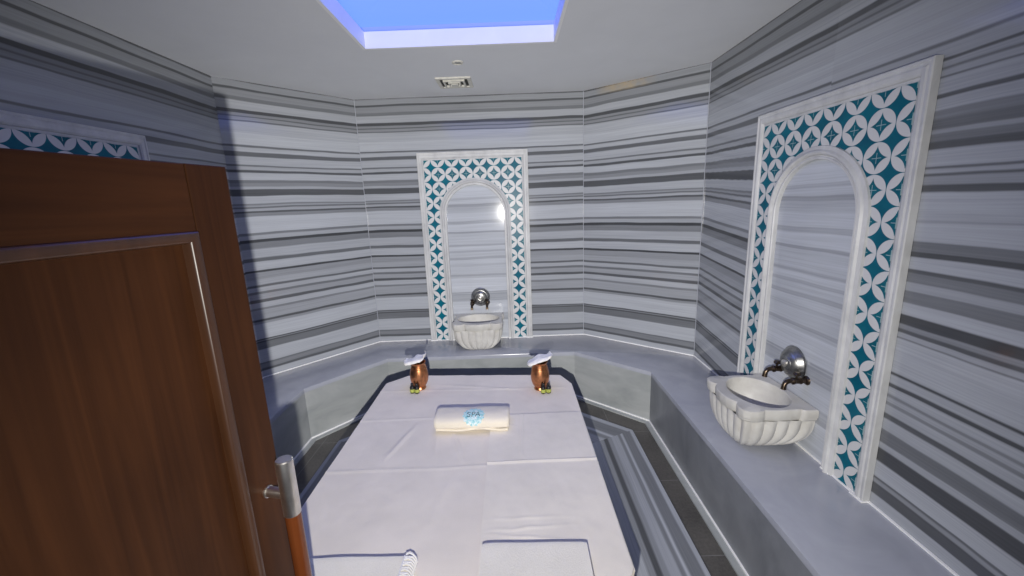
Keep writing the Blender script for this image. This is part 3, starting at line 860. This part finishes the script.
# ------------------------------------------------------------------ towels
def roll_section(dep, hgt, n=64, p=2.6):
    pts = []
    for i in range(n):
        a = 2 * PI * i / n
        c, s = math.cos(a), math.sin(a)
        pts.append((math.copysign(abs(c) ** (2 / p), c) * dep / 2, math.copysign(abs(s) ** (2 / p), s) * hgt / 2 + hgt / 2))
    return pts
TOWN = 64
def rolled_towel():
    W, DP, HG = 0.395, 0.160, 0.078
    t = thing('rolled_towel', 'cream rolled towel with a turquoise SPA print in the middle of the slab', 'towel', (-0.245, 2.012, TT + 0.015), -0.02)
    sec = roll_section(DP, HG, TOWN)
    bm = bmesh.new(); NXr = 60; rings = []
    for i in range(NXr + 1):
        x = -W / 2 + W * i / NXr
        endk = min(1, min(i, NXr - i) / 2.0)
        k = 0.90 + 0.10 * math.sqrt(endk)
        row = []
        for q, (y, z) in enumerate(sec):
            nn = mnoise.noise((x * 9, y * 20, z * 20 + 3)) * 0.004 + mnoise.noise((x * 30, y * 40, z * 40)) * 0.001
            d = Vector((y, z - HG / 2)); d = d * (k + nn / max(0.02, d.length))
            row.append(bm.verts.new((x, d.x, max(0.0, d.y + HG / 2))))
        rings.append(row)
    for a, b in zip(rings, rings[1:]):
        for q in range(TOWN): bm.faces.new((a[q], a[(q + 1) % TOWN], b[(q + 1) % TOWN], b[q]))
    # spiral ends, pressed in
    for row, sx in ((rings[0], 1), (rings[-1], -1)):
        prev = row
        for k, dx in ((0.80, .004), (0.74, .010), (0.60, .003), (0.52, .010), (0.36, .003), (0.2, .008)):
            cur = [bm.verts.new((row[q].co.x + sx * dx, sec[q][0] * k, (sec[q][1] - HG / 2) * k + HG / 2)) for q in range(TOWN)]
            for q in range(TOWN): bm.faces.new((prev[q], prev[(q + 1) % TOWN], cur[(q + 1) % TOWN], cur[q]))
            prev = cur
        bm.faces.new(prev)
    obj('roll', bm, M['towel_cream'], t, 50)
    # loose outer edge of the roll lying along the front foot
    bm = bmesh.new(); pts = [(x, -DP / 2 + 0.012 + 0.004 * math.sin(x * 31), 0.008 + 0.003 * math.sin(x * 23 + 1)) for x in [-.19 + .38 * i / 30 for i in range(31)]]
    tube(bm, pts, 0.0065, 10); obj('folded_edge', bm, M['towel_cream'], t, True)
    # printed round emblem that follows the curve of the roll; s is measured along the surface from the crest towards the front
    P = [Vector(p) for p in sec[TOWN // 4:TOWN // 2 + 8]]
    Ls = [0]
    for a, b in zip(P, P[1:]): Ls.append(Ls[-1] + (b - a).length)
    def surf(x, s, off):
        k = 0
        if s < 0:
            Pn = Vector((-s, HG)); nrm = Vector((0, 1))
            return Vector((x, Pn.x, Pn.y + off - (s * s) * 1.5))
        while k < len(Ls) - 2 and Ls[k + 1] < s: k += 1
        f = (s - Ls[k]) / (Ls[k + 1] - Ls[k]); p = P[k].lerp(P[k + 1], f); d = (P[k + 1] - P[k]).normalized(); nrm = Vector((d.y, -d.x))
        if nrm.dot(p - Vector((0, HG / 2))) < 0: nrm = -nrm
        p = p + nrm * off
        return Vector((x, p.x, p.y))
    bm = bmesh.new(); CX, CS, RR = 0.012, 0.046, 0.056
    c0 = bm.verts.new(surf(CX, CS, 0.0058)); prev = None
    for r in range(1, 8):
        row = []
        for i in range(56):
            a = 2 * PI * i / 56
            rr = RR * r / 7 * (1 + (0.07 * math.sin(a * 14) if r == 7 else 0))
            row.append(bm.verts.new(surf(CX + rr * math.cos(a), CS - rr * math.sin(a), 0.0058)))
        for i in range(56):
            j = (i + 1) % 56
            if prev is None: bm.faces.new((c0, row[i], row[j]))
            else: bm.faces.new((prev[i], prev[j], row[j], row[i]))
        prev = row
    obj('printed_emblem', bm, M['print'], t, True)
    # lettering
    def stroke(bm, pts, wd=0.0032):
        fine = []
        for a, b in zip(pts, pts[1:]):
            for k in range(5): fine.append((a[0] + (b[0] - a[0]) * k / 5, a[1] + (b[1] - a[1]) * k / 5))
        fine.append(pts[-1]); vs = []
        for k, (x, y) in enumerate(fine):
            a = fine[max(0, k - 1)]; b = fine[min(len(fine) - 1, k + 1)]
            dx, dy = b[0] - a[0], b[1] - a[1]; l = math.hypot(dx, dy) or 1
            nx, ny = -dy / l * wd / 2, dx / l * wd / 2
            vs.append((bm.verts.new(surf(CX + x + nx, CS - .004 - (y + ny), 0.0072)), bm.verts.new(surf(CX + x - nx, CS - .004 - (y - ny), 0.0072))))
        for a, b in zip(vs, vs[1:]): bm.faces.new((a[0], a[1], b[1], b[0]))
    for L, pts_list in (('S', [[(-.017, .012), (-.021, .015), (-.030, .015), (-.034, .010), (-.031, .003), (-.021, -.003), (-.018, -.009), (-.022, -.015), (-.031, -.015), (-.035, -.011)]]),
                        ('P', [[(-.009, -.017), (-.007, .015), (.003, .015), (.008, .009), (.004, .001), (-.007, -.001)]]),
                        ('A', [[(.010, -.016), (.022, .017), (.033, -.014)], [(.014, -.005), (.030, -.004)]])):
        bm = bmesh.new()
        for pl in pts_list: stroke(bm, pl)
        o = obj('letter', bm, M['ink'], t)
        o['label'] = 'dark letter ' + L + ' of the print'
    return t
rolled_towel()

def folded_towel(name, label, W, Dp, layers, lh, loc, rz, mat, fringe=False):
    t = thing(name, label, 'towel', loc, rz)
    # folded lengths: rounded at the far fold, one mesh whose outline shows each layer
    NXt = 40
    bm = bmesh.new(); rings = []
    HGT = layers * lh
    sec = []
    ns = 8
    # far side folds (half round each), near side the same
    for k in range(layers):
        for i in range(ns + 1):
            a = -PI / 2 + PI * i / ns
            sec.append((Dp / 2 - lh / 2 + math.cos(a) * lh / 2 * 0.95, (k + .5) * lh + math.sin(a) * lh / 2 * 0.98))
    mtop = 14
    for i in range(1, mtop): sec.append((Dp / 2 - lh / 2 - (Dp - lh) * i / mtop, HGT))
    for k in range(layers - 1, -1, -1):
        for i in range(ns + 1):
            a = PI / 2 - PI * i / ns
            sec.append((-Dp / 2 + lh / 2 - math.cos(a) * lh / 2 * 0.95, (k + .5) * lh + math.sin(a) * lh / 2 * 0.98))
    for i in range(NXt + 1):
        x = -W / 2 + W * i / NXt
        e_ = min(i, NXt - i)
        k = 1 if e_ > 1 else (0.985 if e_ == 1 else 0.955)
        row = []
        for (y, z) in sec:
            n1 = mnoise.noise((x * 7 + loc[0], y * 7, z * 10)) * 0.003
            zz = HGT / 2 + (z - HGT / 2) * k + n1 * (z / HGT)
            row.append(bm.verts.new((x, y * (0.5 + k / 2) + n1 * .6, max(0, zz))))
        rings.append(row)
    m = len(sec)
    for a, b in zip(rings, rings[1:]):
        for q in range(m): bm.faces.new((a[q], a[(q + 1) % m], b[(q + 1) % m], b[q]))
    bm.faces.new(rings[0][::-1]); bm.faces.new(rings[-1])
    bmesh.ops.triangulate(bm, faces=[f for f in bm.faces if len(f.verts) > 4])
    obj('folded_cloth', bm, mat, t, 50)
    if fringe:
        bm = bmesh.new()
        for i in range(int(Dp / 0.010)):
            y = -Dp / 2 + 0.01 + i * 0.010
            x0 = W / 2 - 0.024
            tube(bm, [(x0, y, HGT + .002), (x0 + .012, y + .003 * (-1) ** i, HGT + .0045), (x0 + .024, y, HGT + .001), (x0 + .032, y, HGT - .012), (x0 + .034, y, HGT - .03)], 0.0032, 6)
        tube(bm, [(W / 2 - 0.026, -Dp / 2 + .006, HGT + .002), (W / 2 - 0.026, Dp / 2 - .006, HGT + .002)], 0.003, 6)
        obj('lace_edging', bm, M['lace'], t, True)
    return t
folded_towel('folded_towel', 'white folded towel at the near end of the slab, right one of the pair', 0.352, 0.27, 2, 0.026, (0.037, 1.032, TT + 0.015), -0.02, M['towel'])
folded_towel('folded_towel', 'white folded towel with lace edging at the near end, beside the door handle', 0.36, 0.27, 3, 0.017, (-0.548, 1.008, TT + 0.003), -0.02, M['towel'], True)

# ------------------------------------------------------------------ copper pots, their cloths and the little bottles
def make_pot():
    t = thing('copper_pot', '', 'pot')
    prof = [(0, 0), (0.036, 0), (0.040, 0.004), (0.038, 0.010), (0.034, 0.016), (0.046, 0.028), (0.056, 0.050), (0.060, 0.075), (0.058, 0.100), (0.051, 0.125), (0.045, 0.142), (0.044, 0.152), (0.048, 0.160), (0.050, 0.163)]
    inner_p = [(0.046, 0.163), (0.042, 0.155), (0.041, 0.143), (0.048, 0.122), (0.054, 0.09), (0.05, 0.04), (0.0, 0.03)]
    bm = bmesh.new(); lathe(bm, prof + inner_p, 40); obj('body', bm, M['copper'], t, 30)
    bm = bmesh.new()
    for z, r in ((0.128, 0.0505), (0.136, 0.0475)):
        lathe(bm, [(r - .003, z - .002), (r + .0015, z), (r - .003, z + .002), (r - .003, z - .002)], 40)
    obj('neck_ring', bm, M['copper'], t, 30)
    return t
def make_cloth(seed, lift):
    random.seed(seed)
    bm = bmesh.new(); n, m = 28, 14; gt = []; gb = []
    for j in range(m + 1):
        rt, rb = [], []
        for i in range(n + 1):
            u, v = i / n * 2 - 1, j / m * 2 - 1
            # softened rectangle
            f = 1 - 0.18 * (abs(u) ** 3) * (abs(v) ** 2)
            x = u * 0.080 * f; y = v * 0.052 * f
            z = lift * u + 0.010 * math.sin(u * 5 + seed) * (0.5 + 0.5 * v) + 0.006 * mnoise.noise((u * 3, v * 3, seed))
            if seed == 1 and u > 0.2: z += (u - 0.2) ** 2 * 0.055; x -= (u - .2) ** 2 * .02
            edge = 1 - max(abs(u), abs(v)) ** 4
            th = 0.004 + 0.013 * math.sqrt(max(0, edge))
            rt.append(bm.verts.new((x, y, z + th))); rb.append(bm.verts.new((x, y, z - 0.3 * th)))
        gt.append(rt); gb.append(rb)
    for j in range(m):
        for i in range(n):
            bm.faces.new((gt[j][i], gt[j][i + 1], gt[j + 1][i + 1], gt[j + 1][i])); bm.faces.new((gb[j][i + 1], gb[j][i], gb[j + 1][i], gb[j + 1][i + 1]))
    for j in range(m):
        for i in (0, n): bm.faces.new((gt[j][i], gt[j + 1][i], gb[j + 1][i], gb[j][i]))
    for i in range(n):
        for j in (0, m): bm.faces.new((gt[j][i], gt[j][i + 1], gb[j][i + 1], gb[j][i]))
    return bm
def make_bottle():
    t = thing('small_bottle', '', 'bottle')
    bm = bmesh.new(); lathe(bm, [(0, 0), (0.014, 0), (0.0155, 0.003), (0.0155, 0.040), (0.012, 0.045), (0.007, 0.048), (0.007, 0.052), (0, 0.052)], 20); obj('glass', bm, M['black'], t, 35)
    bm = bmesh.new(); lathe(bm, [(0.0150, 0.008), (0.0163, 0.008), (0.0163, 0.028), (0.0150, 0.028), (0.0150, 0.008)], 20); obj('label_band', bm, M['lime'], t, 35)
    bm = bmesh.new(); lathe(bm, [(0, 0.048), (0.009, 0.048), (0.009, 0.063), (0.007, 0.066), (0, 0.066)], 16); obj('cap', bm, M['black'], t, 35)
    return t
pot = make_pot(); zt = TT + 0.004
PL = (-0.640, 2.500); PR = (0.152, 2.430)
pot.location = (*PL, zt); pot.scale = (1, 1, 1.14); tag(pot, 'round copper pot on the left far corner of the sheet', 'copper pot', 'copper pots on the slab')
dup(pot, (*PR, zt), 0.3, 'round copper pot on the right far corner of the sheet', 'copper pots on the slab')
o = obj('hand_towel', make_cloth(1, 0.012), M['face_cloth'], None, True); o.location = (PL[0] - 0.008, PL[1] - 0.01, zt + 0.200); o.rotation_euler = (0.0, 0, 0.1)
tag(o, 'small white cloth with a raised corner draped over the left copper pot', 'cloth', 'white cloths on the pots')
o = obj('hand_towel', make_cloth(2, 0.026), M['face_cloth'], None, True); o.location = (PR[0] + 0.0, PR[1] - 0.008, zt + 0.203); o.rotation_euler = (0, 0, 0.0)
tag(o, 'small white folded cloth tilted on top of the right copper pot', 'cloth', 'white cloths on the pots')
bt = make_bottle()
GBt = 'little bottles by the copper pots'
bt.location = (-0.676, 2.438, zt); tag(bt, 'tiny dark bottle with yellow-green band, left of the two at the left copper pot', 'bottle', GBt)
dup(bt, (-0.645, 2.432, zt), 0.5, 'tiny dark bottle with yellow-green band, right of the two at the left copper pot', GBt)
dup(bt, (0.166, 2.366, zt), 0, 'tiny dark bottle with yellow-green band, left of the two at the right copper pot', GBt)
dup(bt, (0.199, 2.369, zt), 0.8, 'tiny dark bottle with yellow-green band, right of the two at the right copper pot', GBt)

# ------------------------------------------------------------------ the open door
# local frame: origin at the free edge's foot; +y runs from free edge back to the hinge, +x out of the face towards the room
EDGE = (-0.6192, 0.927)
dd = Vector((0.19659468, 0.98048485))          # hinge -> free edge
root = bpy.data.objects.new('door_1', None); COL.objects.link(root)
root.location = (EDGE[0], EDGE[1], 0.0)
# local +x = face normal (0.980,-0.197); local +y = dd
root.rotation_euler = (0, 0, math.atan2(-0.19659468, 0.98048485))
tag(root, 'dark brown panelled wooden door standing open on the left', 'door', kind='structure')
LW, DT, TH = 1.0, 1.989, 0.04
SW = 0.0936
bm = bmesh.new(); box(bm, (-TH, -SW, 0.008), (0, 0, DT), 0.002); box(bm, (-TH, -LW, 0.008), (0, -LW + SW, DT), 0.002)
obj('stile', bm, M['wood_v'], root)
bm = bmesh.new(); box(bm, (-TH, -LW + SW, DT - 0.134), (-0.0006, -SW - .0012, DT - .0005), 0.002)
box(bm, (-TH, -LW + SW, 0.008), (-0.0006, -SW - .0012, 0.25), 0.002)
obj('rail', bm, M['wood_h'], root)
bm = bmesh.new(); box(bm, (-TH + .006, -LW + SW - .004, 0.245), (-0.016, -SW + .004, DT - 0.130)); obj('inset_panel', bm, M['wood_v'], root)
def mould(path_pts, closed=True):
    bm = bmesh.new(); y0, y1, z0, z1 = path_pts
    prof = [(0, -0.002)] + [(0.0120 - 0.0120 * math.cos(PI * k / 10), -0.002 + 0.009 * math.sin(PI * k / 10)) for k in range(1, 10)] + [(0.0245, -0.008), (0.026, -0.017), (0, -0.017)]
    rings = []
    for yy, zz, sy, sz in ((y0, z0, 1, 1), (y1, z0, -1, 1), (y1, z1, -1, -1), (y0, z1, 1, -1)):
        rings.append([bm.verts.new((x, yy + sy * o_, zz + sz * o_)) for o_, x in prof])
    for a in range(4):
        b = (a + 1) % 4
        for q in range(len(prof)):
            r = (q + 1) % len(prof); bm.faces.new((rings[a][q], rings[a][r], rings[b][r], rings[b][q]))
    return bm
obj('moulding', mould((-LW + SW - .001, -SW + .001, 0.247, DT - 0.132)), M['wood_mould'], root, 35)
# pull handle
h = bpy.data.objects.new('pull_handle', None)
hx_, hy_ = 0.0624, -0.0444
HT = 1.3066
bm = bmesh.new()
lathe(bm, [(0, HT - 0.150), (0.0186, HT - 0.150), (0.0198, HT - 0.148), (0.0198, HT - 0.003), (0.0174, HT), (0, HT)], 28, Matrix.Translation((hx_, hy_, 0)))
lathe(bm, [(0, 0.55), (0.0174, 0.55), (0.0198, 0.553), (0.0198, 0.674), (0.0186, 0.676), (0, 0.676)], 28, Matrix.Translation((hx_, hy_, 0)))
hd = obj('pull_handle', bm, M['steel'], root, 35); hd['label'] = 'steel ends of the long pull handle'
bpy.data.objects.remove(h)
bm = bmesh.new(); lathe(bm, [(0, 0.676), (0.0190, 0.676), (0.0190, HT - 0.150), (0, HT - 0.150)], 28, Matrix.Translation((hx_, hy_, 0)))
o = obj('grip', bm, M['wood_red'], hd, 35); o['label'] = 'red-brown wooden grip'
for zz in (HT - 0.096, 0.62):
    bm = bmesh.new(); ry = Matrix.Translation((0, hy_, zz)) @ Matrix.Rotation(PI / 2, 4, 'Y')
    lathe(bm, [(0, 0.0), (0.0150, 0.0), (0.0150, 0.004), (0.0125, 0.005), (0.0125, hx_ - 0.004), (0, hx_ - 0.004)], 24, ry)
    obj('standoff', bm, M['steel'], hd, 35)
